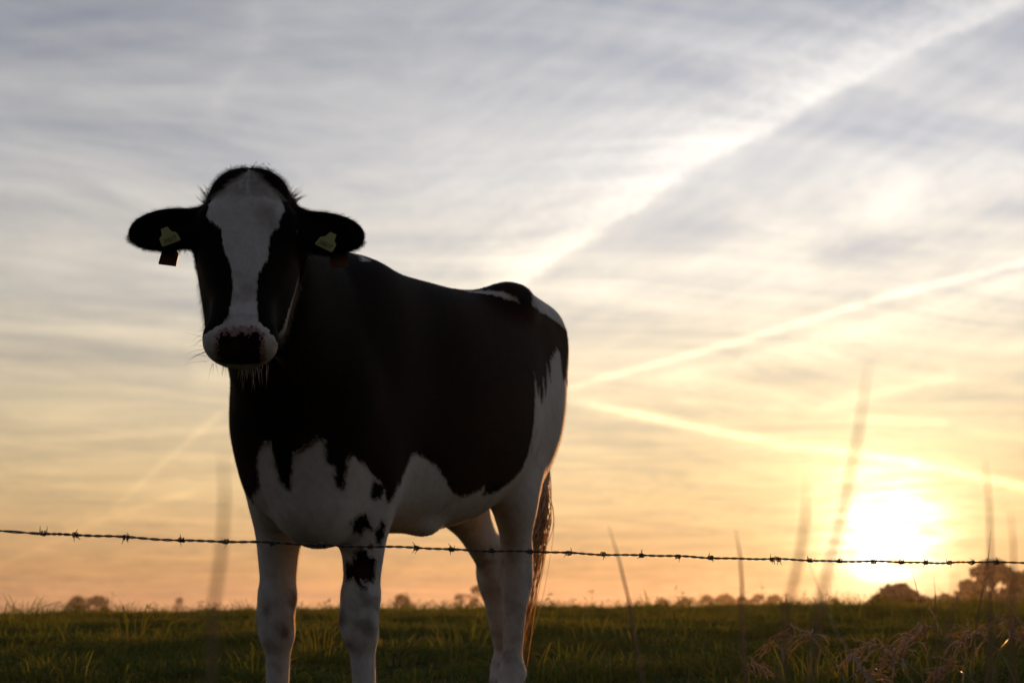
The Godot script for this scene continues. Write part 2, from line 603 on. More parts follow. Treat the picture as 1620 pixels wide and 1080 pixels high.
func lay_out_cow() -> void:
	if HN.x < 0.0:
		HN = -HN
	# trunk: along, top, bottom, widest level, half width, sideways shift
	solids.append(Loft.new(Vector3.ZERO, Vector3(1, 0, 0), Vector3(0, 1, 0), [
		[-1.69, 1.44, 1.20, 1.32, 0.07, -0.05], [-1.62, 1.50, 1.06, 1.29, 0.125, -0.05], [-1.45, 1.535, 0.97, 1.22, 0.175, -0.04],
		[-1.25, 1.52, 0.86, 1.15, 0.215, -0.04], [-1.05, 1.505, 0.75, 1.06, 0.255, -0.035], [-0.80, 1.475, 0.67, 1.02, 0.275, -0.03],
		[-0.50, 1.46, 0.635, 1.02, 0.27, -0.025], [-0.22, 1.45, 0.63, 1.04, 0.24, -0.015], [-0.05, 1.42, 0.62, 1.05, 0.215, -0.02],
		[0.08, 1.37, 0.65, 1.02, 0.19, -0.03], [0.18, 1.30, 0.69, 0.98, 0.165, -0.04]], 2.3, 0.05))
	for sd in [1.0, -1.0]:
		egg(Vector3(-1.10, 1.472, 0.17 * sd - 0.02), Vector3(0.11, 0.05, 0.05), 0.10)
		egg(Vector3(-1.63, 1.40, 0.08 * sd - 0.045), Vector3(0.055, 0.075, 0.045), 0.10)
		egg(Vector3(-1.44, 1.16, 0.075 * sd - 0.03), Vector3(0.18, 0.30, 0.10), 0.10)
		egg(Vector3(0.04, 1.02, 0.10 * sd - 0.02), Vector3(0.18, 0.32, 0.10), 0.12, Vector3(1, 0.35, 0))
		cone(Vector3(0.15, 0.94, 0.12 * sd - 0.01), Vector3(0.02, 0.76, 0.142 * sd), Vector2(0.075, 0.10), Vector2(0.062, 0.10), 0.10)
	cone(Vector3(0.22, 1.02, -0.05), Vector3(0.215, 0.690, -0.08), Vector2(0.15, 0.15), Vector2(0.070, 0.095), 0.11)
	cone(Vector3(-0.02, 1.15, -0.01), Vector3(0.38, 1.235, -0.05), Vector2(0.15, 0.22), Vector2(0.125, 0.20), 0.12)
	cone(Vector3(0.38, 1.235, -0.05), Vector3(0.68, 1.345, -0.15), Vector2(0.125, 0.19), Vector2(0.10, 0.13), 0.10)
	cone(Vector3(0.22, 1.0, -0.05), Vector3(0.50, 1.13, -0.09), Vector2(0.13, 0.14), Vector2(0.08, 0.10), 0.125)
	for sd in [1.0, -1.0]:
		var z: float = 0.14 * sd + (0.005 if sd < 0.0 else 0.0)
		var z2: float = z - (0.012 if sd < 0.0 else 0.0)
		cone(Vector3(0, 0.80, 0.15 * sd), Vector3(0.005, 0.46, z), Vector2(0.078, 0.11), Vector2(0.050, 0.06), 0.035)
		cone(Vector3(0.012, 0.41, z), Vector3(0.012, 0.32, z), Vector2(0.055, 0.058), Vector2(0.053, 0.055), 0.04)
		cone(Vector3(0, 0.32, z), Vector3(0, 0.13, z2), Vector2(0.037, 0.045), Vector2(0.031, 0.038), 0.025)
		cone(Vector3(-0.034, 0.30, z), Vector3(-0.036, 0.10, z2), Vector2(0.013, 0.014), Vector2(0.012, 0.014), 0.015)
		for e in [1.0, -1.0]:
			egg(Vector3(0.03, 0.365, z + 0.034 * e), Vector3(0.02, 0.032, 0.022), 0.02)
			egg(Vector3(-0.04, 0.075, z2 + 0.022 * e), Vector3(0.014, 0.016, 0.012), 0.012)
		egg(Vector3(-0.045, 0.385, z), Vector3(0.02, 0.03, 0.02), 0.025)
		egg(Vector3(0, 0.075, z2), Vector3(0.05, 0.05, 0.043), 0.03)
		cone(Vector3(0.01, 0.06, z2), Vector3(0.03, 0.02, z2), Vector2(0.038, 0.042), Vector2(0.040, 0.045), 0.03)
	hind_leg(-1.30, -0.10, 0.05, Vector3(-1.22, 0.82, -0.14), -1.345, -0.10)
	hind_leg(-1.62, 0.06, 0.06, Vector3(-1.27, 0.83, 0.11), -1.57, 0.085)
	solids.append(Loft.new(POLL, HA, HN, [
		[0.088, 0.088, -0.15, -0.03, 0.112, 0.0], [0.15, 0.085, -0.18, -0.04, 0.131, 0.0], [0.23, 0.075, -0.185, -0.05, 0.127, 0.0],
		[0.31, 0.065, -0.17, -0.045, 0.106, 0.0], [0.37, 0.057, -0.14, -0.035, 0.085, 0.0], [0.415, 0.058, -0.115, -0.025, 0.083, 0.0],
		[0.45, 0.062, -0.105, -0.02, 0.088, 0.0], [0.466, 0.060, -0.09, -0.015, 0.090, 0.0]], 2.4, 0.05))
	for sd in [1.0, -1.0]:
		cone(on_head(0.12, -0.12, 0.085 * sd), on_head(0.37, -0.125, 0.076 * sd), Vector2(0.045, 0.07), Vector2(0.030, 0.045), 0.05, HL)
		var ec := ear_centre(sd)
		var ev := ear_way(sd)
		cone(on_head(0.095, -0.055, 0.08 * sd), ec, Vector2(0.032, 0.036), Vector2(0.026, 0.034), 0.035, HN)
		egg(ec + ev * 0.005, Vector3(0.106, 0.062, 0.034), 0.03, ev, HA)
		egg(ec + ev * 0.02 + HN * 0.037, Vector3(0.075, 0.036, 0.036), 0.03, ev, HA, true)
		egg(on_head(0.165, 0.035, 0.105 * sd), Vector3(0.035, 0.03, 0.025), 0.04, HA, HN)
		egg(on_head(0.498, -0.005, 0.052 * sd), Vector3(0.038, 0.05, 0.036), 0.03, HA, HN)
		egg(on_head(0.531, 0.048, 0.034 * sd), Vector3(0.013, 0.022, 0.011), 0.012, HA + HL * 0.5 * sd, HN, true)
	egg(on_head(0.505, -0.045, 0), Vector3(0.035, 0.045, 0.05), 0.03, HA, HN)
	for i in 4:
		var r := [0.038, 0.033, 0.026, 0.020, 0.016]
		cone(TAIL[i], TAIL[i + 1], Vector2.ONE * float(r[i]), Vector2.ONE * float(r[i + 1]), 0.03)
	egg(Vector3(-0.47, 0.655, -0.12), Vector3(0.05, 0.022, 0.022), 0.06)


func ear_centre(sd: float) -> Vector3:
	return on_head(0.119 + (0.006 if sd < 0.0 else 0.0), -0.065, 0.203 * sd + 0.009)


func ear_way(sd: float) -> Vector3:
	return (HL * sd - HA * (0.03 if sd > 0.0 else 0.06) - HN * 0.15).normalized()


func hind_leg(x: float, z: float, g: float, stifle: Vector3, hx: float, hz: float) -> void:
	cone(Vector3(-1.38, 1.10, 0.10 * signf(z) - 0.02), stifle, Vector2(0.085, 0.16), Vector2(0.065, 0.12), 0.08)
	cone(stifle, Vector3(hx, g + 0.51, hz), Vector2(0.062, 0.115), Vector2(0.046, 0.07), 0.06)
	cone(Vector3(hx - 0.015, g + 0.55, hz), Vector3(hx - 0.005, g + 0.44, hz), Vector2(0.036, 0.055), Vector2(0.046, 0.062), 0.04)
	cone(Vector3(hx + 0.005, g + 0.45, hz), Vector3(x, g + 0.18, z), Vector2(0.044, 0.056), Vector2(0.033, 0.037), 0.03)
	cone(Vector3(hx - 0.062, g + 0.56, hz), Vector3(hx - 0.05, g + 0.44, hz), Vector2(0.016, 0.018), Vector2(0.014, 0.016), 0.02)
	cone(Vector3(hx - 0.04, g + 0.42, hz), Vector3(x - 0.034, g + 0.15, z), Vector2(0.012, 0.013), Vector2(0.011, 0.012), 0.012)
	for e in [1.0, -1.0]:
		egg(Vector3(hx + 0.015, g + 0.475, hz + 0.03 * e), Vector3(0.03, 0.03, 0.018), 0.02)
		egg(Vector3(x - 0.045, g + 0.12, z + 0.022 * e), Vector3(0.014, 0.016, 0.012), 0.012)
	egg(Vector3(x, g + 0.125, z), Vector3(0.05, 0.05, 0.043), 0.03)
	cone(Vector3(x + 0.01, g + 0.11, z), Vector3(x + 0.035, g + 0.07, z), Vector2(0.038, 0.042), Vector2(0.040, 0.045), 0.03)


func field(p: Vector3, near: Array[Solid]) -> float:
	var d := 9.0
	for s in near:
		var v := s.d(p)
		if s.cut:
			var h := maxf(s.k - absf(d + v), 0.0) / s.k
			d = maxf(d, -v) + h * h * s.k * 0.25
		else:
			var h := maxf(s.k - absf(d - v), 0.0) / s.k
			d = minf(d, v) - h * h * s.k * 0.25
	return d


var skin_v := PackedVector3Array()
var skin_n := PackedVector3Array()
var skin_i := PackedInt32Array()


func head_side(p: Vector3) -> float:
	return (p - Vector3(0.57, 1.3, -0.12)).dot(Vector3(0.92, 0.12, -0.30))


var margin := PackedFloat32Array()
var slabs := []


# surface nets over blocks of 6 cells; only blocks that the surface can cross are sampled, one slab of blocks at a time
func net(lo: Vector3, hi: Vector3, cell: float, head: bool) -> void:
	margin.resize(solids.size())
	var most := 0.0
	for i in range(solids.size() - 1, -1, -1):
		most = maxf(most, solids[i].k)
		margin[i] = most
	var count := int((hi.z - lo.z) / (cell * 6)) + 1
	slabs.clear()
	slabs.resize(count)
	var task := WorkerThreadPool.add_group_task(func(bz: int) -> void: slabs[bz] = slab(lo, hi, cell, head, bz), count)
	WorkerThreadPool.wait_for_group_task_completion(task)
	var cells := {}
	var edges := PackedInt32Array()
	for s in slabs:
		var first := skin_v.size()
		var keys: PackedInt32Array = s[2]
		for i in keys.size():
			cells[keys[i]] = first + i
		skin_v.append_array(s[0])
		skin_n.append_array(s[1])
		edges.append_array(s[3])
	var step := [1, 1024, 1048576]
	for e in edges.size() / 2:
		var c := edges[2 * e]
		var ax := edges[2 * e + 1]
		var u: int = step[(ax + 1) % 3]
		var w: int = step[(ax + 2) % 3]
		if not (cells.has(c - u) and cells.has(c - w) and cells.has(c - u - w)):
			continue
		var i0: int = cells[c]
		var i1: int = cells[c - u]
		var i2: int = cells[c - u - w]
		var i3: int = cells[c - w]
		var fn := (skin_v[i1] - skin_v[i0]).cross(skin_v[i2] - skin_v[i0])
		if fn.dot(skin_n[i0] + skin_n[i2]) > 0.0:   # front faces run clockwise
			skin_i.append_array([i0, i2, i1, i0, i3, i2])
		else:
			skin_i.append_array([i0, i1, i2, i0, i2, i3])


func slab(lo: Vector3, hi: Vector3, cell: float, head: bool, bz: int) -> Array:
	const B := 6
	const C := 7
	var out_v := PackedVector3Array()
	var out_n := PackedVector3Array()
	var keys := PackedInt32Array()
	var edges := PackedInt32Array()
	var size := (hi - lo) / (cell * B)
	var reach := cell * B * 0.8661
	var val := PackedFloat32Array()
	val.resize(C * C * C)
	var corner := PackedInt32Array([0, 1, C, C + 1, C * C, C * C + 1, C * C + C, C * C + C + 1])
	var pairs := PackedInt32Array([0, 1, 2, 3, 4, 5, 6, 7, 0, 2, 1, 3, 4, 6, 5, 7, 0, 4, 1, 5, 2, 6, 3, 7])
	for by in int(size.y) + 1:
		for bx in int(size.x) + 1:
			var o := lo + Vector3(bx, by, bz) * cell * B
			var mid := o + Vector3.ONE * cell * B * 0.5
			var side := head_side(mid)
			if (head and side < -reach - 0.012) or (not head and side > reach + 0.012):
				continue
			var near: Array[Solid] = []
			for i in solids.size():
				if solids[i].d(mid) < reach + margin[i]:
					near.append(solids[i])
			if near.is_empty() or absf(field(mid, near)) > reach * 1.05:
				continue
			var at := 0
			for z in C:
				for y in C:
					for x in C:
						val[at] = field(o + Vector3(x, y, z) * cell, near)
						at += 1
			for z in B:
				for y in B:
					for x in B:
						var base := x + y * C + z * C * C
						var below := 0
						for q in corner:
							if val[base + q] < 0.0:
								below += 1
						if below == 0 or below == 8:
							continue
						var sum := Vector3.ZERO
						var n := 0
						for e in 12:
							var ea := pairs[2 * e]
							var eb := pairs[2 * e + 1]
							var a := val[base + corner[ea]]
							var b := val[base + corner[eb]]
							if (a < 0.0) != (b < 0.0):
								var pa := Vector3(ea & 1, (ea >> 1) & 1, ea >> 2)
								var pb := Vector3(eb & 1, (eb >> 1) & 1, eb >> 2)
								sum += pa.lerp(pb, a / (a - b))
								n += 1
						var f := sum / n
						var c00 := lerpf(val[base], val[base + 1], f.x)
						var c10 := lerpf(val[base + C], val[base + C + 1], f.x)
						var c01 := lerpf(val[base + C * C], val[base + C * C + 1], f.x)
						var c11 := lerpf(val[base + C * C + C], val[base + C * C + C + 1], f.x)
						var g := Vector3(lerpf(lerpf(val[base + 1] - val[base], val[base + C + 1] - val[base + C], f.y), lerpf(val[base + C * C + 1] - val[base + C * C], val[base + C * C + C + 1] - val[base + C * C + C], f.y), f.z), lerpf(c10 - c00, c11 - c01, f.z), lerpf(c01 - c00, c11 - c10, f.y))
						f -= g * lerpf(lerpf(c00, c10, f.y), lerpf(c01, c11, f.y), f.z) / maxf(g.length_squared(), 1e-9)   # onto the surface
						var p := o + (Vector3(x, y, z) + f) * cell
						var hs := head_side(p)
						if (head and hs < -0.010) or (not head and hs > 0.010):
							continue
						var key := bx * B + x + (by * B + y) * 1024 + (bz * B + z) * 1048576
						keys.append(key)
						out_v.append(p)
						out_n.append(g.normalized())
						var under := val[base] < 0.0
						if under != (val[base + 1] < 0.0):
							edges.append_array([key, 0])
						if under != (val[base + C] < 0.0):
							edges.append_array([key, 1])
						if under != (val[base + C * C] < 0.0):
							edges.append_array([key, 2])
	return [out_v, out_n, keys, edges]


# the coat: where it is black. Patches are given in the cow's own measures: round the chest (angle, height), along the flank, on the face.
const CHEST := [[1.6, 0.90], [0.62, 0.80], [0.44, 0.70], [0.302, 0.72], [0.145, 0.739], [0.096, 0.829], [0.042, 0.856], [-0.029, 0.86], [-0.039, 0.791], [-0.065, 0.75], [-0.117, 0.723], [-0.145, 0.78], [-0.151, 0.824], [-0.247, 0.846], [-0.297, 0.869], [-0.34, 0.859], [-0.341, 0.802], [-0.396, 0.794], [-0.403, 0.739], [-0.447, 0.733], [-0.466, 0.792], [-0.506, 0.832], [-0.549, 0.814], [-0.606, 0.807], [-0.737, 0.773], [-0.87, 0.756], [-0.998, 0.699], [-1.116, 0.724], [-1.3, 0.80], [-3.2, 0.80], [-3.2, 2.0], [1.6, 2.0]]
const FLANK := [[0.3, 0.72], [0.0, 0.72], [-0.05, 0.785], [-0.092, 0.826], [-0.133, 0.864], [-0.194, 0.855], [-0.285, 0.836], [-0.339, 0.809], [-0.393, 0.777], [-0.457, 0.755], [-0.52, 0.751], [-0.587, 0.766], [-0.642, 0.79], [-0.66, 0.765], [-0.694, 0.769], [-0.764, 0.777], [-0.81, 0.798], [-0.89, 0.83], [-0.95, 0.877], [-0.99, 1.0], [-1.02, 1.12], [-1.038, 1.208], [-1.062, 1.12], [-1.085, 1.17], [-1.11, 1.105], [-1.143, 1.145], [-1.165, 1.225], [-1.19, 1.13], [-1.223, 1.188], [-1.25, 1.275], [-1.28, 1.20], [-1.303, 1.289], [-1.415, 1.343], [-1.45, 1.33], [-1.46, 1.23], [-1.53, 1.26], [-1.62, 1.22], [-1.9, 1.20], [-1.9, 2.0], [0.3, 2.0]]
const RUMP := [[-1.1, 1.45], [-1.371, 1.466], [-1.534, 1.452], [-1.66, 1.43], [-1.72, 1.46], [-1.70, 1.62], [-1.14, 1.60]]
const LOIN := [[-0.80, 1.474], [-0.93, 1.478], [-0.99, 1.464], [-1.012, 1.452], [-0.975, 1.452], [-0.90, 1.462], [-0.80, 1.466]]
const BLAZE := [[0.0, 0.01], [0.02, 0.04], [0.06, 0.074], [0.094, 0.09], [0.104, 0.165], [0.064, 0.204], [0.053, 0.266], [0.036, 0.305], [0.027, 0.347], [0.027, 0.406], [0.032, 0.455], [0.046, 0.48], [0.068, 0.492], [0.12, 0.50], [0.12, 0.7], [-0.12, 0.7], [-0.12, 0.505], [-0.08, 0.50], [-0.07, 0.492], [-0.045, 0.474], [-0.038, 0.428], [-0.034, 0.388], [-0.038, 0.331], [-0.058, 0.285], [-0.064, 0.215], [-0.083, 0.19], [-0.097, 0.139], [-0.083, 0.085], [-0.05, 0.062], [-0.022, 0.03]]
const NOSE := [[0.053, 0.506], [0.04, 0.511], [0.032, 0.503], [0.02, 0.512], [0.008, 0.51], [-0.007, 0.501], [-0.015, 0.511], [-0.023, 0.508], [-0.034, 0.499], [-0.046, 0.502], [-0.05, 0.521], [-0.045, 0.60], [0.05, 0.60], [0.059, 0.531]]
const PINK := [[0.058, 0.50], [0.045, 0.494], [0.009, 0.487], [-0.038, 0.489], [-0.060, 0.503], [-0.062, 0.60], [0.066, 0.60], [0.066, 0.53]]
# small black spots on the left front leg: centre, half width, half height
const SPOTS := [[Vector3(0.13, 0.624, -0.196), 0.022, 0.034], [Vector3(0.036, 0.607, -0.212), 0.014, 0.030], [Vector3(0.11, 0.726, -0.236), 0.016, 0.030], [Vector3(0.296, 0.76, -0.202), 0.016, 0.031], [Vector3(0.07, 0.515, -0.168), 0.026, 0.046], [Vector3(0.076, 0.506, -0.125), 0.012, 0.028], [Vector3(0.191, 0.673, -0.213), 0.008, 0.024], [Vector3(0.266, 0.744, -0.213), 0.008, 0.019]]
var outlines := {}
var mottle := FastNoiseLite.new()


func inside(q: Vector2, name_: String, poly: Array) -> bool:
	if not outlines.has(name_):
		var pv := PackedVector2Array()
		for p in poly:
			pv.append(Vector2(p[0], p[1]))
		outlines[name_] = pv
	return Geometry2D.is_point_in_polygon(q, outlines[name_])


const BLACK := Color(0.0050, 0.0044, 0.0042)
const CLEAN := Color(0.45, 0.435, 0.41)


func coat(p: Vector3) -> Color:
	var w := Vector3(mottle.get_noise_3dv(p * 60.0), mottle.get_noise_3dv(p * 60.0 + Vector3(31, 0, 0)), 0)
	var grain := 1.0 + 0.16 * mottle.get_noise_3dv(p * 150.0) + 0.10 * mottle.get_noise_3dv(p * 22.0)
	var blot := Vector3(mottle.get_noise_3dv(p * 32.0), mottle.get_noise_3dv(p * 32.0 + Vector3(0, 20, 0)), 0) * 0.55
	var soil := clampf(mottle.get_noise_3dv(p * 7.0 + Vector3(3, 9, 1)) * 0.9 + mottle.get_noise_3dv(p * 30.0) * 0.35 - 0.12, 0.0, 0.6)
	var WHITE := CLEAN.lerp(Color(0.24, 0.20, 0.15), soil)
	var hs := head_side(p)
	if hs > 0.06:
		var q := p - POLL
		var l := q.dot(HL)
		var a := q.dot(HA)
		var n := q.dot(HN)
		var f := Vector2(l + w.x * 0.004, a + w.y * 0.007)
		var spot := Vector2(mottle.get_noise_3dv(p * 130.0), mottle.get_noise_3dv(p * 130.0 + Vector3(50, 0, 0))) * 0.009
		if n > -0.10 and absf(l) < 0.125 and inside(f + spot, "nose", NOSE) and n > -0.03:
			return Color(0.012, 0.011, 0.011) * grain
		if n > -0.03 and inside(f + spot * 0.7, "pink", PINK):
			return WHITE.lerp(Color(0.22, 0.105, 0.095), clampf(0.75 + 0.5 * mottle.get_noise_3dv(p * 70.0), 0.0, 1.0)) * grain
		if (n > -0.075 or a > 0.42) and inside(f, "blaze", BLAZE):
			return WHITE * grain
		if (n < -0.165 and a > 0.20 and absf(l) < 0.13 and w.x > -0.5) or (l < -0.075 and n < -0.10 + w.y * 0.01 and a > 0.23):   # pale hair along the jaw
			return WHITE * 0.8 * grain
		return BLACK * grain
	var legs := p.y < 0.58
	if not legs and p.x > -0.02:
		var ang := atan2(p.z + 0.02, p.x + 0.10)
		var black := inside(Vector2(ang + w.x * 0.012, p.y + w.y * 0.007), "chest", CHEST)
		if p.y > 1.375 and p.x < 0.085 and p.x > -0.03 and p.z > -0.14 and p.z < -0.04 and p.y + p.x * 0.6 < 1.45:
			return WHITE * grain
		for s in SPOTS:
			if ((p - s[0]) / Vector3(s[1] * 2.1, s[2] * 1.15, s[1] * 1.25) + w * 0.2 + blot).length() < 1.0:
				black = true
		return (BLACK if black else WHITE) * grain
	if legs:
		for s in SPOTS:
			if ((p - s[0]) / Vector3(s[1] * 2.1, s[2] * 1.15, s[1] * 1.25) + w * 0.2 + blot).length() < 1.0:
				return BLACK * grain
		var muddy := clampf(mottle.get_noise_3dv(p * 14.0) * 1.4 + 0.35 - absf(p.y - 0.35) * 6.0, 0.0, 1.0) if p.x > -0.2 else clampf(mottle.get_noise_3dv(p * 14.0) - 0.1, 0.0, 0.5)
		if p.y < 0.1 and p.x < -0.5:
			muddy = maxf(muddy, clampf(mottle.get_noise_3dv(p * 20.0) * 2.0 + 0.7, 0.0, 1.0))
		return WHITE.lerp(Color(0.085, 0.07, 0.05), muddy * 0.85) * grain
	var sq := Vector2(p.x + w.x * 0.008, p.y + w.y * 0.008)
	if inside(sq, "rump", RUMP) or (inside(sq, "loin", LOIN) and p.z < -0.03):
		return WHITE * grain
	if p.x < -0.42 and p.x > -1.7 and p.y > 1.43 and p.z + w.x * 0.02 > 0.0:
		return WHITE * grain
	if p.x < -1.72:   # tail
		return (WHITE if p.y < 1.15 else BLACK) * grain
	return (BLACK if inside(sq, "flank", FLANK) else WHITE) * grain


func build_cow() -> void:
	var cow := thing("cow", "black and white cow with yellow ear tags facing the camera behind barbed wire", "cow")
	cow.transform = Transform3D(Basis(Vector3(-0.36500256, 0, 0.93100652), Vector3.UP, Vector3(-0.93100652, 0, -0.36500256)), Vector3(-0.566129, 0, -5.85))
	mottle.noise_type = FastNoiseLite.TYPE_SIMPLEX_SMOOTH
	mottle.frequency = 1.0
	mottle.fractal_octaves = 2
	mottle.seed = 9
	lay_out_cow()
	net(Vector3(-1.86, -0.03, -0.42), Vector3(0.70, 1.62, 0.40), 0.0112, false)
	net(Vector3(0.44, 0.90, -0.60), Vector3(1.14, 1.60, 0.24), 0.0054, true)
	var colors := PackedColorArray()
	for p in skin_v:
		colors.append(coat(p))
	for round_ in 2:
		sharpen_coat(colors)
	var arrays := []
	arrays.resize(Mesh.ARRAY_MAX)
	arrays[Mesh.ARRAY_VERTEX] = skin_v
	arrays[Mesh.ARRAY_NORMAL] = skin_n
	arrays[Mesh.ARRAY_COLOR] = colors
	arrays[Mesh.ARRAY_INDEX] = skin_i
	var mesh := ArrayMesh.new()
	mesh.add_surface_from_arrays(Mesh.PRIMITIVE_TRIANGLES, arrays)
	var hide := mat(Color.WHITE, 0.72, true)
	hide.metallic_specular = 0.12
	part("body", mesh, hide, cow)
	cow_hair(cow, colors)
	cow_details(cow)


# triangles across which the coat changes colour are cut in four, so that the patches get clean outlines
func sharpen_coat(colors: PackedColorArray) -> void:
	var split := {}
	var out := PackedInt32Array()
	for t in skin_i.size() / 3:
		var v := [skin_i[3 * t], skin_i[3 * t + 1], skin_i[3 * t + 2]]
		var a := colors[v[0]].g
		var b := colors[v[1]].g
		var c := colors[v[2]].g
		if maxf(a, maxf(b, c)) < 4.0 * minf(a, minf(b, c)):
			out.append_array(v)
			continue
		var m := []
		for k in 3:
			var i: int = v[k]
			var j: int = v[(k + 1) % 3]
			var key := mini(i, j) * 1000000 + maxi(i, j)
			if not split.has(key):
				split[key] = skin_v.size()
				skin_v.append((skin_v[i] + skin_v[j]) * 0.5)
				skin_n.append((skin_n[i] + skin_n[j]).normalized())
				colors.append(coat(skin_v[-1]))
			m.append(split[key])
		out.append_array([v[0], m[0], m[2], m[0], v[1], m[1], m[2], m[1], v[2], m[0], m[1], m[2]])
	skin_i = out


func cow_hair(cow: Node3D, colors: PackedColorArray) -> void:
	# one tapering hair, along +y, as long as 1
	var st := begin()
	for q in [[Vector3(-0.5, 0, 0), Vector3(0.3, 0.55, 0.06), Vector3(0.5, 0, 0)], [Vector3(-0.5, 0, 0), Vector3(-0.3, 0.55, 0.06), Vector3(0.3, 0.55, 0.06)], [Vector3(-0.3, 0.55, 0.06), Vector3(0, 1, 0.2), Vector3(0.3, 0.55, 0.06)]]:
		for v in q:
			st.set_normal(Vector3(0, 0.2, 1).normalized())
			st.set_color(Color.WHITE)
			st.add_vertex(v)
	var hair := leaf_mat(Color.WHITE, Color(0.5, 0.42, 0.32), 0.9, true)
	hair.metallic_specular = 0.12
	var at: Array[Transform3D] = []
	var tint := PackedColorArray()
	var r := RandomNumberGenerator.new()
	r.seed = 44
	for i in skin_i.size():
		var tri := i - i % 3
		var u := Vector2(r.randf(), r.randf())
		if u.x + u.y > 1.0:
			u = Vector2.ONE - u
		var ia := skin_i[tri]
		var ib := skin_i[tri + 1]
		var ic := skin_i[tri + 2]
		var p := skin_v[ia] * (1.0 - u.x - u.y) + skin_v[ib] * u.x + skin_v[ic] * u.y
		var n := skin_n[ia]
		if i % 3 == 2 and p.x < 0.45:
			continue
		var hs := head_side(p)
		var q := p - POLL
		var a := q.dot(HA)
		var l := q.dot(HL)
		var nn := q.dot(HN)
		var length := 0.011
		var chance := 0.9
		var lift := 0.18
		var lie := Vector3(-0.8, -0.6, 0)
		if hs > 0.05:
			lie = HA
			length = 0.007
			chance = 0.3
			if absf(l) > 0.12 and a < 0.22:   # ears
				lie = HL * signf(l) + HA * 0.35
				length = 0.016 if a > 0.13 or nn > -0.07 else 0.008
				lift = 0.4
				chance = 0.7
			elif a < 0.10:   # poll
				lie = HA * (1.0 if nn > 0.0 else -0.4) + HL * signf(l) * 0.5
				length = 0.020
				lift = 0.35
			elif nn < -0.12 and a > 0.2:
				lie = HA + Vector3.DOWN
				length = 0.022
				lift = 0.5
			if a > 0.47 and nn > -0.02:
				continue
		elif p.x > 0.25 and n.y < 0.2 and p.y < 1.15:
			length = 0.014
		if r.randf() > chance:
			continue
		lie += Vector3(r.randfn(), r.randfn(), r.randfn()) * 0.22
		var t := (lie - n * lie.dot(n)).normalized()
		var d := (t + n * lift * r.randf_range(0.5, 1.5)).normalized()
		length *= r.randf_range(0.6, 1.4)
		var s := d.cross(n).normalized()
		at.append(Transform3D(Basis(s * 0.0008, d * length, s.cross(d) * length), p - n * 0.0012))
		tint.append(colors[ia])
	var mm := MultiMesh.new()
	mm.transform_format = MultiMesh.TRANSFORM_3D
	mm.use_colors = true
	mm.mesh = st.commit()
	mm.instance_count = at.size()
	for i in at.size():
		mm.set_instance_transform(i, at[i])
		mm.set_instance_color(i, tint[i])
	var o := MultiMeshInstance3D.new()
	o.name = "coat_hair"
	o.multimesh = mm
	o.material_override = hair
	o.set_meta("kind", "stuff")
	cow.add_child(o)


func strand(st: SurfaceTool, p: Vector3, d: Vector3, length: float, droop: float, width: float, col: Color, r: RandomNumberGenerator) -> void:
	var pts := []
	var half := []
	var v := d.normalized()
	for k in 5:
		pts.append(p)
		half.append(width * (1.0 - k / 4.3))
		p += v * length / 4.0
		v = (v + Vector3.DOWN * droop + Vector3(r.randfn(), r.randfn(), r.randfn()) * 0.08).normalized()
	tube(st, pts, half, 3, col)


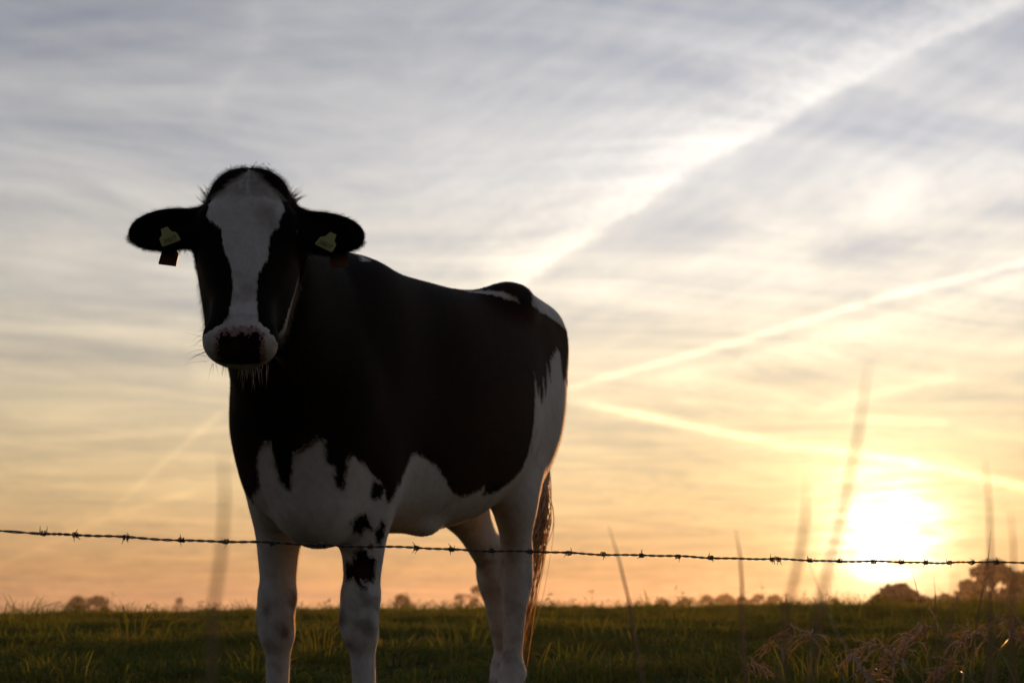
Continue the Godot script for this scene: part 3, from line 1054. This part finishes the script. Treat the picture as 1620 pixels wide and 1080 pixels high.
func cow_details(cow: Node3D) -> void:
	var r := RandomNumberGenerator.new()
	r.seed = 5
	var dark := leaf_mat(Color(0.02, 0.016, 0.013), Color(0.3, 0.2, 0.1), 0.5)
	var pale := leaf_mat(Color(0.42, 0.38, 0.31), Color(0.5, 0.42, 0.3), 0.5)
	# eyes
	var eye := SphereMesh.new()
	eye.radius = 0.021
	eye.height = 0.042
	var gloss := mat(Color(0.006, 0.004, 0.003), 0.08)
	for sd in [1.0, -1.0]:
		var e := part("eye", eye, gloss, cow)
		e.position = on_head(0.185, 0.028, 0.113 * sd)
	# tufts beside the poll, crest, beard
	var st := begin()
	for k in 120:
		strand(st, on_head(r.randf_range(-0.022, 0.02), r.randf_range(-0.02, 0.05), r.randf_range(-0.055, 0.06)), -HA + HL * r.randfn() * 0.6 + HN * r.randfn() * 0.5, r.randf_range(0.008, 0.020), 0.1, 0.0012, Color.WHITE, r)
	for sd in [1.0, -1.0]:
		for k in 44:
			strand(st, on_head(0.045 + r.randf() * 0.03, -0.02 + r.randfn() * 0.012, (0.103 + r.randfn() * 0.005) * sd), HL * sd * (0.7 + r.randfn() * 0.2) - HA * (0.75 + r.randfn() * 0.25), r.randf_range(0.02, 0.062), -0.12, 0.0013, Color.WHITE, r)
		for k in 150:   # fringe along the lower rim of the ear
			var u := r.randf_range(-0.085, 0.07)
			var ec := ear_centre(sd) + ear_way(sd) * u + HA * 0.056 * sqrt(maxf(0.0, 1.0 - pow(u / 0.11, 2.0)))
			strand(st, ec, HA * 1.0 + ear_way(sd) * r.randfn() * 0.4 + HN * r.randfn() * 0.3, r.randf_range(0.010, 0.026) * (1.4 if u < -0.03 else 1.0), 0.1, 0.0009, Color.WHITE, r)
	for k in 34:   # crest of the neck at the withers
		strand(st, Vector3(0.10 - r.randf() * 0.16, 1.395 + r.randfn() * 0.006, -0.03 + r.randfn() * 0.02), Vector3(-0.6, 1.0, r.randfn() * 0.4), r.randf_range(0.015, 0.035), 0.1, 0.0009, Color.WHITE, r)
	part("dark_tufts", st.commit(), dark, cow).set_meta("kind", "stuff")
	st = begin()
	for k in 170:   # pale beard below the chin and jaw
		var a := r.randf_range(0.30, 0.53)
		strand(st, on_head(a, -0.075 - r.randf() * 0.05, r.randf_range(-0.07, 0.05)), HA + Vector3.DOWN * 0.5 - HN * 0.3 + HL * r.randfn() * 0.25, r.randf_range(0.025, 0.06), 0.2, 0.0008, Color.WHITE, r)
	part("beard", st.commit(), pale, cow).set_meta("kind", "stuff")
	st = begin()
	for k in 34:
		var sd := 1.0 if k % 2 == 0 else -1.0
		strand(st, on_head(r.randf_range(0.46, 0.54), r.randf_range(-0.03, 0.03), 0.082 * sd), HL * sd + HA * r.randf_range(-0.2, 0.9) + HN * r.randfn() * 0.3, r.randf_range(0.03, 0.065), 0.10, 0.00045, Color.WHITE, r)
	for k in 8:
		strand(st, on_head(0.545, -0.03, r.randf_range(-0.05, 0.07)), HA + HN * r.randfn() * 0.3 + HL * r.randfn() * 0.3, r.randf_range(0.02, 0.055), 0.1, 0.0006, Color.WHITE, r)
	part("whiskers", st.commit(), dark, cow).set_meta("kind", "stuff")
	# tail switch: long wavy locks
	var locks := [begin(), begin()]
	for k in 150:
		var p: Vector3 = TAIL[3].lerp(TAIL[4], r.randf()) + Vector3(r.randfn(), 0, r.randfn()) * 0.011
		var pts := []
		var half := []
		var n := 14
		var len_ := r.randf_range(0.30, 0.70)
		var phase := r.randf() * TAU
		var amp := r.randf_range(0.002, 0.010)
		var lean := Vector3(r.randfn() * 0.05, 0, -0.012 + r.randfn() * 0.032)
		for j in n:
			var s := j / (n - 1.0)
			var bulge := sin(PI * pow(s, 0.7))
			pts.append(p + Vector3(0.16 * s, -len_ * s, 0.055 * s) + lean * bulge * 0.6 + Vector3(cos(phase + s * 13.0), 0, sin(phase + s * 11.0)) * amp * bulge * 1.6)
			half.append(0.0020 * (1.0 - 0.7 * s))
		ribbon(locks[k % 2], pts, half, Vector3(r.randfn() * 0.4, 0, 1), Color.WHITE, 0.1)
	var switch_ := part("tail_switch", locks[0].commit(), leaf_mat(Color(0.10, 0.06, 0.03), Color(0.34, 0.23, 0.11), 0.45), cow)
	switch_.set_meta("kind", "stuff")
	part("pale_locks", locks[1].commit(), leaf_mat(Color(0.36, 0.26, 0.14), Color(0.62, 0.47, 0.25), 0.45), switch_).set_meta("kind", "stuff")
	# hooves, two claws each
	var horn := mat(Color(0.035, 0.03, 0.025), 0.45)
	for f in [Vector3(0.045, -0.055, 0.14), Vector3(0.045, -0.055, -0.147), Vector3(-1.255, 0.015, -0.10), Vector3(-1.575, 0.02, 0.06)]:
		st = begin()
		for sd in [1.0, -1.0]:
			var rows := []
			for j in 4:
				var v := j / 3.0
				var ring := []
				for k in 12:
					var ang := TAU * k / 12.0
					ring.append(f + Vector3(cos(ang) * lerpf(0.062, 0.042, v) - v * 0.022, v * 0.065, sin(ang) * lerpf(0.027, 0.022, v) + 0.026 * sd))
				rows.append(ring)
			for j in 3:
				for k in 12:
					for v in [rows[j][k], rows[j + 1][k], rows[j + 1][(k + 1) % 12], rows[j][k], rows[j + 1][(k + 1) % 12], rows[j][(k + 1) % 12]]:
						st.add_vertex(v)
			for k in 12:
				for v in [rows[3][k], f + Vector3(-0.02, 0.07, 0.026 * sd), rows[3][(k + 1) % 12], rows[0][(k + 1) % 12], f + Vector3(0, 0, 0.026 * sd), rows[0][k]]:
					st.add_vertex(v)
		st.index()
		st.generate_normals()
		part("hoof", st.commit(), horn, cow)
	# ear tags: a yellow flag with a number in front, a dark one behind
	var yellow := leaf_mat(Color(0.21, 0.205, 0.028), Color(0.08, 0.08, 0.012), 0.45)
	var red := mat(Color(0.12, 0.035, 0.015), 0.5)
	var ink := mat(Color(0.02, 0.02, 0.015), 0.6)
	for sd in [1.0, -1.0]:
		var centre := on_head(0.172 if sd > 0.0 else 0.182, -0.022, (0.205 if sd > 0.0 else 0.207) * sd)
		var turn := 0.45 if sd > 0.0 else -0.5
		var x := (-HL).rotated(HN, turn)
		var tag := part("ear_tag", flag(0.0022, false), yellow, cow)
		tag.transform = Transform3D(Basis(x, HN.cross(x), HN), centre)
		var words := TextMesh.new()
		words.text = "3827" if sd < 0.0 else "3827"
		var font := SystemFont.new()
		font.font_names = PackedStringArray(["Droid Sans"])
		words.font = font
		words.font_size = 32
		words.pixel_size = 0.00052
		words.depth = 0.0006
		var digits := part("number", words, ink, tag)
		digits.position = Vector3(0, -0.009, 0.0030)
		var back := part("rear_tag", flag(0.002, true), red, cow)
		var bx := (-HL).rotated(HN, -0.14 if sd > 0.0 else 0.1)
		back.transform = Transform3D(Basis(bx, HN.cross(bx), HN), on_head(0.182, -0.108, (0.212 if sd > 0.0 else 0.236) * sd))


# the outline of an ear tag: a broad flag with a neck at the top; thickness 2 * t
func flag(t: float, plain: bool) -> ArrayMesh:
	var o := [Vector2(-0.024, -0.021), Vector2(0.024, -0.021), Vector2(0.026, -0.018), Vector2(0.024, 0.006), Vector2(0.014, 0.013), Vector2(0.009, 0.032), Vector2(-0.009, 0.032), Vector2(-0.014, 0.013), Vector2(-0.024, 0.006), Vector2(-0.026, -0.018)]
	if plain:
		o = [Vector2(-0.023, -0.020), Vector2(0.022, -0.020), Vector2(0.023, -0.018), Vector2(0.023, 0.018), Vector2(0.010, 0.034), Vector2(-0.010, 0.034), Vector2(-0.023, 0.018), Vector2(-0.024, -0.018)]
	var st := begin()
	var n := o.size()
	for k in n:
		var a: Vector2 = o[k]
		var b: Vector2 = o[(k + 1) % n]
		for q in [[Vector3(a.x, a.y, t), Vector3(0, 0, t), Vector3(b.x, b.y, t)], [Vector3(b.x, b.y, -t), Vector3(0, 0, -t), Vector3(a.x, a.y, -t)], [Vector3(a.x, a.y, -t), Vector3(a.x, a.y, t), Vector3(b.x, b.y, t)], [Vector3(a.x, a.y, -t), Vector3(b.x, b.y, t), Vector3(b.x, b.y, -t)]]:
			for v in q:
				st.set_smooth_group(-1)
				st.add_vertex(v)
	st.generate_normals()
	return st.commit()


# ---------------------------------------------------------------- barbed wire fence
const WIRE := [Vector3(-2.35, 0.60, -3.16), Vector3(-1.6, 0.563, -3.57), Vector3(-1.015, 0.539, -3.9), Vector3(-0.883, 0.533, -3.982), Vector3(-0.689, 0.528, -4.102), Vector3(-0.412, 0.524, -4.274), Vector3(-0.137, 0.52, -4.444), Vector3(0.133, 0.517, -4.612), Vector3(0.488, 0.513, -4.832), Vector3(0.757, 0.511, -4.999), Vector3(1.094, 0.511, -5.208), Vector3(1.403, 0.517, -5.4), Vector3(2.2, 0.53, -5.90), Vector3(2.95, 0.545, -6.37)]


func wire_at(x: float) -> Vector3:
	for k in WIRE.size() - 1:
		if x <= WIRE[k + 1].x or k == WIRE.size() - 2:
			var t: float = (x - WIRE[k].x) / (WIRE[k + 1].x - WIRE[k].x)
			return WIRE[k].cubic_interpolate(WIRE[k + 1], WIRE[maxi(k - 1, 0)], WIRE[mini(k + 2, WIRE.size() - 1)], t)
	return WIRE[0]


func build_fence() -> void:
	var fence := thing("barbed_wire_fence", "twisted barbed wire strand stretched across in front of the cow", "fence")
	var steel := mat(Color(0.055, 0.04, 0.03), 0.55)
	steel.metallic = 0.5
	var along := Vector3(0.85, 0, -0.525)
	var side := along.cross(Vector3.UP).normalized()
	for strand_ in 2:
		var st := begin()
		var pts := []
		var rad := []
		var x := -2.35
		while x < 2.95:
			var wob := sin(x * 21.0) * 0.0011 + sin(x * 47.0 + 1.0) * 0.0007
			var ang := x * 150.0 + PI * strand_
			pts.append(wire_at(x) + Vector3(0, wob, 0) + (Vector3.UP * cos(ang) + side * sin(ang)) * 0.00165)
			rad.append(0.00155)
			x += 0.006
		tube(st, pts, rad, 6)
		part("wire", st.commit(), steel, fence)
	# barbs: where along the wire, and how each is turned
	var xs := []
	var b := -2.2
	while b < -1.1:
		xs.append(b)
		b += 0.094
	xs.append_array([-0.972, -0.884, -0.784, -0.689, -0.598, -0.510, -0.412, -0.312, -0.215, -0.137, -0.045, 0.048, 0.133, 0.220, 0.310, 0.399, 0.488, 0.655, 0.672, 0.757, 0.845, 0.940, 1.020, 1.094, 1.178, 1.270, 1.345])
	b = 1.43
	while b < 2.9:
		xs.append(b)
		b += 0.094
	for x: float in xs:
		var o := wire_at(x)
		var t := (wire_at(x + 0.01) - o).normalized()
		var u := t.cross(Vector3.UP).normalized()
		var v := u.cross(t).normalized()
		var st := begin()
		for w in 2:
			var start := rng.randf() * TAU
			var shift := (w - 0.5) * 0.0065
			var pts := []
			var rad := []
			var p0 := Vector2.from_angle(start)
			pts.append(o + (u * p0.x + v * p0.y) * 0.0045 + (u * -p0.y + v * p0.x) * -0.0135 + t * (shift + rng.randf_range(-0.006, 0.006)))
			for k in 17:
				var ang := start + k / 16.0 * (TAU * 1.25 + w * 0.6)
				pts.append(o + (u * cos(ang) + v * sin(ang)) * 0.0045 + t * (shift + (k / 16.0 - 0.5) * 0.004))
			var last := start + TAU * 1.25 + w * 0.6
			pts.append(o + (u * cos(last) + v * sin(last)) * 0.0055 + (u * -sin(last) + v * cos(last)) * 0.0135 + t * (shift + rng.randf_range(-0.006, 0.006)))
			for k in pts.size():
				rad.append(0.0004 if k == 0 or k == pts.size() - 1 else 0.0013)
			tube(st, pts, rad, 5)
		part("barb", st.commit(), steel, fence)
	var wood := mat(Color(0.16, 0.13, 0.10), 0.9)
	for e in [WIRE[0], WIRE[-1]]:
		var foot: Vector3 = Vector3(e.x, ground_at(e.x, e.z) - 0.3, e.z) - side * 0.05
		var st := begin()
		tube(st, [foot, Vector3(foot.x, e.y, foot.z), Vector3(foot.x, e.y + 0.55, foot.z), Vector3(foot.x, e.y + 0.58, foot.z)], [0.05, 0.048, 0.045, 0.01], 12)
		part("post", st.commit(), wood, fence)


# ---------------------------------------------------------------- pasture grass
func tuft(seed_: int, blades: int, tall: float, spread: float, thin: float) -> ArrayMesh:
	var r := RandomNumberGenerator.new()
	r.seed = seed_
	var st := begin()
	for k in blades:
		var ang := r.randf() * TAU
		var out := Vector3(cos(ang), 0, sin(ang))
		var p := out * spread * sqrt(r.randf()) * 0.6
		var h := tall * r.randf_range(0.45, 1.0)
		var bend := r.randf_range(0.25, 1.25)
		var w := thin * r.randf_range(0.6, 1.2)
		var pts := [p - Vector3(0, 0.03, 0), p + Vector3(0, h * 0.5, 0) + out * bend * h * 0.3, p + Vector3(0, h * (0.85 - 0.15 * bend), 0) + out * bend * h * 0.8, p + Vector3(0, h * (1.0 - bend * 0.5), 0) + out * bend * h * 1.3]
		var g := r.randf_range(0.75, 1.25)
		var dry := r.randf() < 0.14
		ribbon(st, pts, [w, w * 0.9, w * 0.6, w * 0.06], out.cross(Vector3.UP).rotated(Vector3.UP, r.randfn() * 0.5), Color(0.20, 0.155, 0.08) * g if dry else Color(0.128, 0.128, 0.058) * g, 0.15)
	return st.commit()


func build_grass() -> void:
	var field_ := thing("pasture_grass", "short uneven green pasture grass covering the field", "grass")
	field_.set_meta("kind", "stuff")
	var m := leaf_mat(Color.WHITE, Color(0.9, 1.0, 0.5), 0.75, true)
	m.metallic_specular = 0.15
	var kinds := [[tuft(1, 24, 0.06, 0.2, 0.0034), 17000], [tuft(2, 20, 0.085, 0.17, 0.003), 8000], [tuft(3, 18, 0.045, 0.22, 0.004), 8000], [tuft(4, 16, 0.16, 0.10, 0.0022), 1500]]
	for n in kinds.size():
		var mm := MultiMesh.new()
		mm.transform_format = MultiMesh.TRANSFORM_3D
		mm.use_colors = true
		mm.mesh = kinds[n][0]
		var count: int = kinds[n][1]
		mm.instance_count = count
		for i in count:
			var d := 1.2 + 29.8 * pow(rng.randf(), 0.66) if i % 12 else rng.randf_range(22.0, 36.0)
			var x := rng.randf_range(-1.0, 1.0) * (0.31 * d + 1.3)
			var patch := broad.get_noise_2d(x * 4.0 + 70.0, d * 3.0)
			var s := rng.randf_range(0.7, 1.25) * (1.0 + 0.95 * patch)
			if n == 3 and patch < 0.02:
				s *= 0.6
			var b := Basis(Vector3.UP, rng.randf() * TAU).scaled(Vector3(s, s * rng.randf_range(0.8, 1.2), s))
			mm.set_instance_transform(i, Transform3D(b, Vector3(x, ground_at(x, -d), -d)))
			var hue := fine.get_noise_2d(x * 3.0, d * 3.0 + 200.0)
			mm.set_instance_color(i, Color(1.0 + 0.5 * hue, 1.0 + 0.15 * hue, 0.9, 1.0))
		var o := MultiMeshInstance3D.new()
		o.name = "tufts"
		o.multimesh = mm
		o.material_override = m
		o.set_meta("kind", "stuff")
		field_.add_child(o, true)
	# thin seed stalks and weeds along the crest
	var st := begin()
	for i in 420:
		var d := rng.randf_range(17.0, 31.0)
		var x := rng.randf_range(-1.0, 1.0) * (0.30 * d + 1.0)
		if broad.get_noise_2d(x * 3.0, d * 2.0 + 50.0) < -0.05:
			continue
		var p := Vector3(x, ground_at(x, -d) - 0.02, -d)
		var h := rng.randf_range(0.12, 0.26) if i % 9 else rng.randf_range(0.26, 0.42)
		var lean := Vector3(rng.randfn() * 0.25, 1, rng.randfn() * 0.25).normalized()
		var tip := p + lean * h
		tube(st, [p, p.lerp(tip, 0.5) + Vector3(rng.randfn() * 0.01, 0, 0), tip], [0.0028, 0.002, 0.001], 3, Color(0.09, 0.08, 0.03))
		for k in rng.randi_range(2, 7):
			var u := rng.randf_range(0.35, 1.0)
			var q := p.lerp(tip, u)
			var dir := Vector3(rng.randfn(), rng.randf_range(0.0, 0.9), rng.randfn()).normalized()
			var l := rng.randf_range(0.03, 0.075)
			ribbon(st, [q, q + dir * l * 0.5, q + dir * l + Vector3(0, -0.01, 0)], [0.002, 0.006, 0.001], Vector3(rng.randfn(), rng.randfn(), rng.randfn()).normalized(), Color(0.07, 0.07, 0.025))
	part("weeds", st.commit(), m, field_).set_meta("kind", "stuff")


# ---------------------------------------------------------------- tall stems between the camera and the fence
func build_stems() -> void:
	var straw := leaf_mat(Color(0.16, 0.11, 0.06), Color(0.3, 0.2, 0.1), 0.6)
	# top, a lower point, thickness, label
	var list := [
		[Vector3(-0.148, 0.454, -1.0), Vector3(-0.151, 0.375, -1.0), 0.0016, "single thick blurred stalk standing beside the cow's front leg"],
		[Vector3(0.211, 0.518, -1.15), Vector3(0.18, 0.381, -1.15), 0.0017, "tallest leaning blurred stalk just beside the sun"],
		[Vector3(0.181, 0.454, -1.2), Vector3(0.168, 0.378, -1.2), 0.0017, "shorter blurred stalk parallel to the tallest leaning stalk"],
		[Vector3(0.113, 0.475, -2.3), Vector3(0.142, 0.352, -2.3), 0.0018, "stalk crossing the wire, leaning towards the cow's tail"],
		[Vector3(0.239, 0.462, -2.1), Vector3(0.244, 0.373, -2.1), 0.0018, "upright stalk crossing the wire halfway from cow to sun"],
		[Vector3(0.363, 0.491, -1.5), Vector3(0.362, 0.363, -1.5), 0.0016, "tall upright blurred stalk in front of the ragged tree"],
		[Vector3(0.381, 0.451, -1.5), Vector3(0.379, 0.368, -1.5), 0.0014, "shorter upright blurred stalk in front of the spreading tree"],
		[Vector3(0.878, 0.527, -3.6), Vector3(0.846, 0.359, -3.6), 0.0014, "thin sharp curved stalk rising past the wire over the ragged tree"],
		[Vector3(0.77, 0.463, -3.8), Vector3(0.791, 0.35, -3.8), 0.0012, "thin sharp leaning stalk beside the rounded bush"],
		[Vector3(0.813, 0.446, -3.8), Vector3(0.814, 0.34, -3.8), 0.0012, "thin sharp upright stalk between bush and ragged tree"],
		[Vector3(0.91, 0.44, -3.6), Vector3(0.879, 0.342, -3.6), 0.0012, "pale tipped thin stalk in front of the ragged tree's foot"],
		[Vector3(0.374, 0.271, -4.2), Vector3(0.371, 0.225, -4.2), 0.0013, "short bare stalk tip low in the grass before the drooping plumes"],
		[Vector3(0.292, 0.401, -1.3), Vector3(0.286, 0.36, -1.3), 0.0012, "low blurred stalk tip just under the sun"],
	]
	for s in list:
		var top: Vector3 = s[0]
		var low: Vector3 = s[1]
		var way_ := (low - top).normalized()
		var foot := low
		while foot.y > ground_at(foot.x, foot.z) - 0.02:
			foot += way_ * 0.02
			way_ = (way_ + Vector3(0, -0.02, 0)).normalized()
		var o := thing("grass_stalk", s[3], "grass stalk", foot, "tall dry stalks in front of the fence")
		var w: float = s[2]
		var st := begin()
		var bow := Vector3(w * 1.5, 0, 0)
		tube(st, [Vector3.ZERO, (low - foot) * 0.6, low - foot, low.lerp(top, 0.35) - foot + bow, low.lerp(top, 0.7) - foot + bow, top - foot], [w, w, w * 0.95, w * 0.85, w * 0.6, w * 0.12], 6)
		part("stalk", st.commit(), straw, o)
		st = begin()
		var q := (low - foot) * 0.3
		var sd := 1.0 if rng.randf() < 0.5 else -1.0
		arch(st, q, q + Vector3(0.03 * sd, 0.10, 0.01), q + Vector3(0.11 * sd, 0.0, 0.03), w * 1.3, Vector3(0, 0.3, 1))
		part("leaf", st.commit(), straw, o)
	# one long blade that arches towards the fence
	var blade := [Vector3(0.392, 0.44, -2.6), Vector3(0.389, 0.402, -2.5), Vector3(0.394, 0.351, -2.4), Vector3(0.396, 0.323, -2.3), Vector3(0.402, 0.294, -2.2), Vector3(0.42, 0.05, -1.95), Vector3(0.43, -0.5, -1.85)]
	var o2 := thing("tall_grass", "long blurred arching blade below the tallest leaning stalk", "grass", blade[-1], "tall dry stalks in front of the fence")
	var pts := []
	for p in blade:
		pts.append(p - blade[-1])
	var st2 := begin()
	ribbon(st2, pts, [0.0002, 0.0005, 0.0008, 0.0011, 0.0014, 0.0018, 0.002], Vector3(1, 0, 0.2))
	part("blade", st2.commit(), leaf_mat(Color(0.07, 0.05, 0.03), Color(0.08, 0.06, 0.03), 0.6), o2)


# ---------------------------------------------------------------- drooping plumes by the fence
func build_plumes() -> void:
	var husk := leaf_mat(Color(0.19, 0.135, 0.08), Color(0.36, 0.305, 0.19), 0.35)
	var green := leaf_mat(Color(0.10, 0.11, 0.035), Color(0.16, 0.15, 0.05), 0.4)
	# crown of the plume, which way it hangs, size, label
	var list := [
		[Vector3(0.628, 0.332, -4.3), -1.0, 1.15, "brown drooping plume bowed towards the cow, set apart from the others"],
		[Vector3(0.752, 0.309, -4.1), -1.0, 1.0, "upper of two overlapping drooping plumes below the sun"],
		[Vector3(0.768, 0.286, -3.9), -0.7, 1.0, "lower of two overlapping drooping plumes below the sun"],
		[Vector3(0.933, 0.345, -4.4), -0.9, 1.15, "tall drooping plume in front of the thin upright stalks"],
		[Vector3(1.012, 0.332, -4.3), -0.8, 1.2, "broad drooping plume under the ragged tree"],
		[Vector3(1.065, 0.333, -4.2), 0.7, 0.9, "small drooping plume bowed away from the cow under the ragged tree"],
		[Vector3(0.527, 0.263, -4.4), 0.8, 0.8, "lowest small drooping plume nearest the cow"],
		[Vector3(1.032, 0.357, -4.0), -0.6, 1.0, "highest drooping plume standing nearest the wire's far end"],
		[Vector3(0.869, 0.272, -3.9), -0.8, 0.9, "low drooping plume half hidden among long leaves"],
		[Vector3(0.70, 0.262, -4.0), 0.9, 0.8, "low drooping plume beside the set apart bowed plume"],
	]
	for e in list:
		plume(e, husk, green)


func plume(e: Array, husk: Material, green: Material) -> void:
	var crown: Vector3 = e[0]
	var lean: float = e[1]
	var size: float = e[2]
	var fx := crown.x - lean * 0.11 * size
	var foot := Vector3(fx, ground_at(fx, crown.z) - 0.03, crown.z + 0.03)
	var o := thing("reed_plume", e[3], "reed", foot, "drooping plumes by the fence")
	var top := crown - foot
	var st := begin()
	var shoulder := top + Vector3(-lean * 0.045, -0.03, 0.01) * size
	var path := [Vector3.ZERO, Vector3(0.005, top.y * 0.5, 0), shoulder + Vector3(-lean * 0.03, -0.05, 0) * size, shoulder, top, top + Vector3(lean * 0.03, -0.012, 0) * size, top + Vector3(lean * 0.045, -0.04, 0.005) * size]
	tube(st, path, [0.0026, 0.0022, 0.0018, 0.0016, 0.0013, 0.0010, 0.0006], 5)
	part("stem", st.commit(), green, o)
	st = begin()
	for k in 22:
		var u := rng.randf_range(3.5, 5.6)
		var i := mini(int(u), 5)
		var p: Vector3 = path[i].lerp(path[i + 1], u - i)
		var v := Vector3(lean * rng.randf_range(-0.35, 1.1), rng.randf_range(0.0, 0.7), rng.randfn() * 0.5).normalized()
		var l := size * rng.randf_range(0.035, 0.072)
		var pts := []
		var half := []
		var q := p
		for j in 9:
			pts.append(q)
			half.append(size * 0.0016 * sin(PI * (0.12 + 0.8 * j / 8.0)))
			q += v * l / 8.0
			v = (v + Vector3(lean * 0.04, -0.24, 0)).normalized()
		ribbon(st, pts, half, Vector3(1, 0.2, rng.randfn() * 0.6).normalized(), Color.WHITE, 0.3)
		for j in 7:   # spikelets along the branch
			var a: Vector3 = pts[1 + j]
			var sd: Vector3 = (pts[1 + j] - pts[j]).normalized() + Vector3(rng.randfn(), rng.randfn(), rng.randfn()) * 0.4
			ribbon(st, [a, a + sd * 0.004 * size, a + sd * 0.009 * size], [0.0004, 0.0012 * size, 0.0002], Vector3(rng.randfn(), rng.randfn(), rng.randfn()).normalized())
	var panicle := part("panicle", st.commit(), husk, o)
	panicle.set_meta("kind", "stuff")
	for k in 4:
		st = begin()
		var y := top.y * rng.randf_range(0.35, 0.85)
		var sd := -1.0 if k % 2 else 1.0
		var p := Vector3(0.003, y, 0)
		var l := size * rng.randf_range(0.09, 0.16)
		var z := rng.randfn() * 0.4
		arch(st, p, p + Vector3(sd * 0.45, 0.95, z * 0.4) * l, p + Vector3(sd * 1.05, rng.randf_range(-0.5, 0.25), z) * l, 0.0036 * size, Vector3(0.2 * sd, 0.4, 1))
		part("leaf", st.commit(), green, o)


# a leaf that rises and bows over, from a by b to c
func arch(st: SurfaceTool, a: Vector3, b: Vector3, c: Vector3, wide: float, across: Vector3) -> void:
	var pts := []
	var half := []
	for j in 11:
		var t := j / 10.0
		pts.append(a.lerp(b, t).lerp(b.lerp(c, t), t))
		half.append(wide * (0.25 + 0.75 * sin(PI * minf(1.0, 0.1 + t * 0.9))) if j < 10 else 0.0002)
	ribbon(st, pts, half, across)
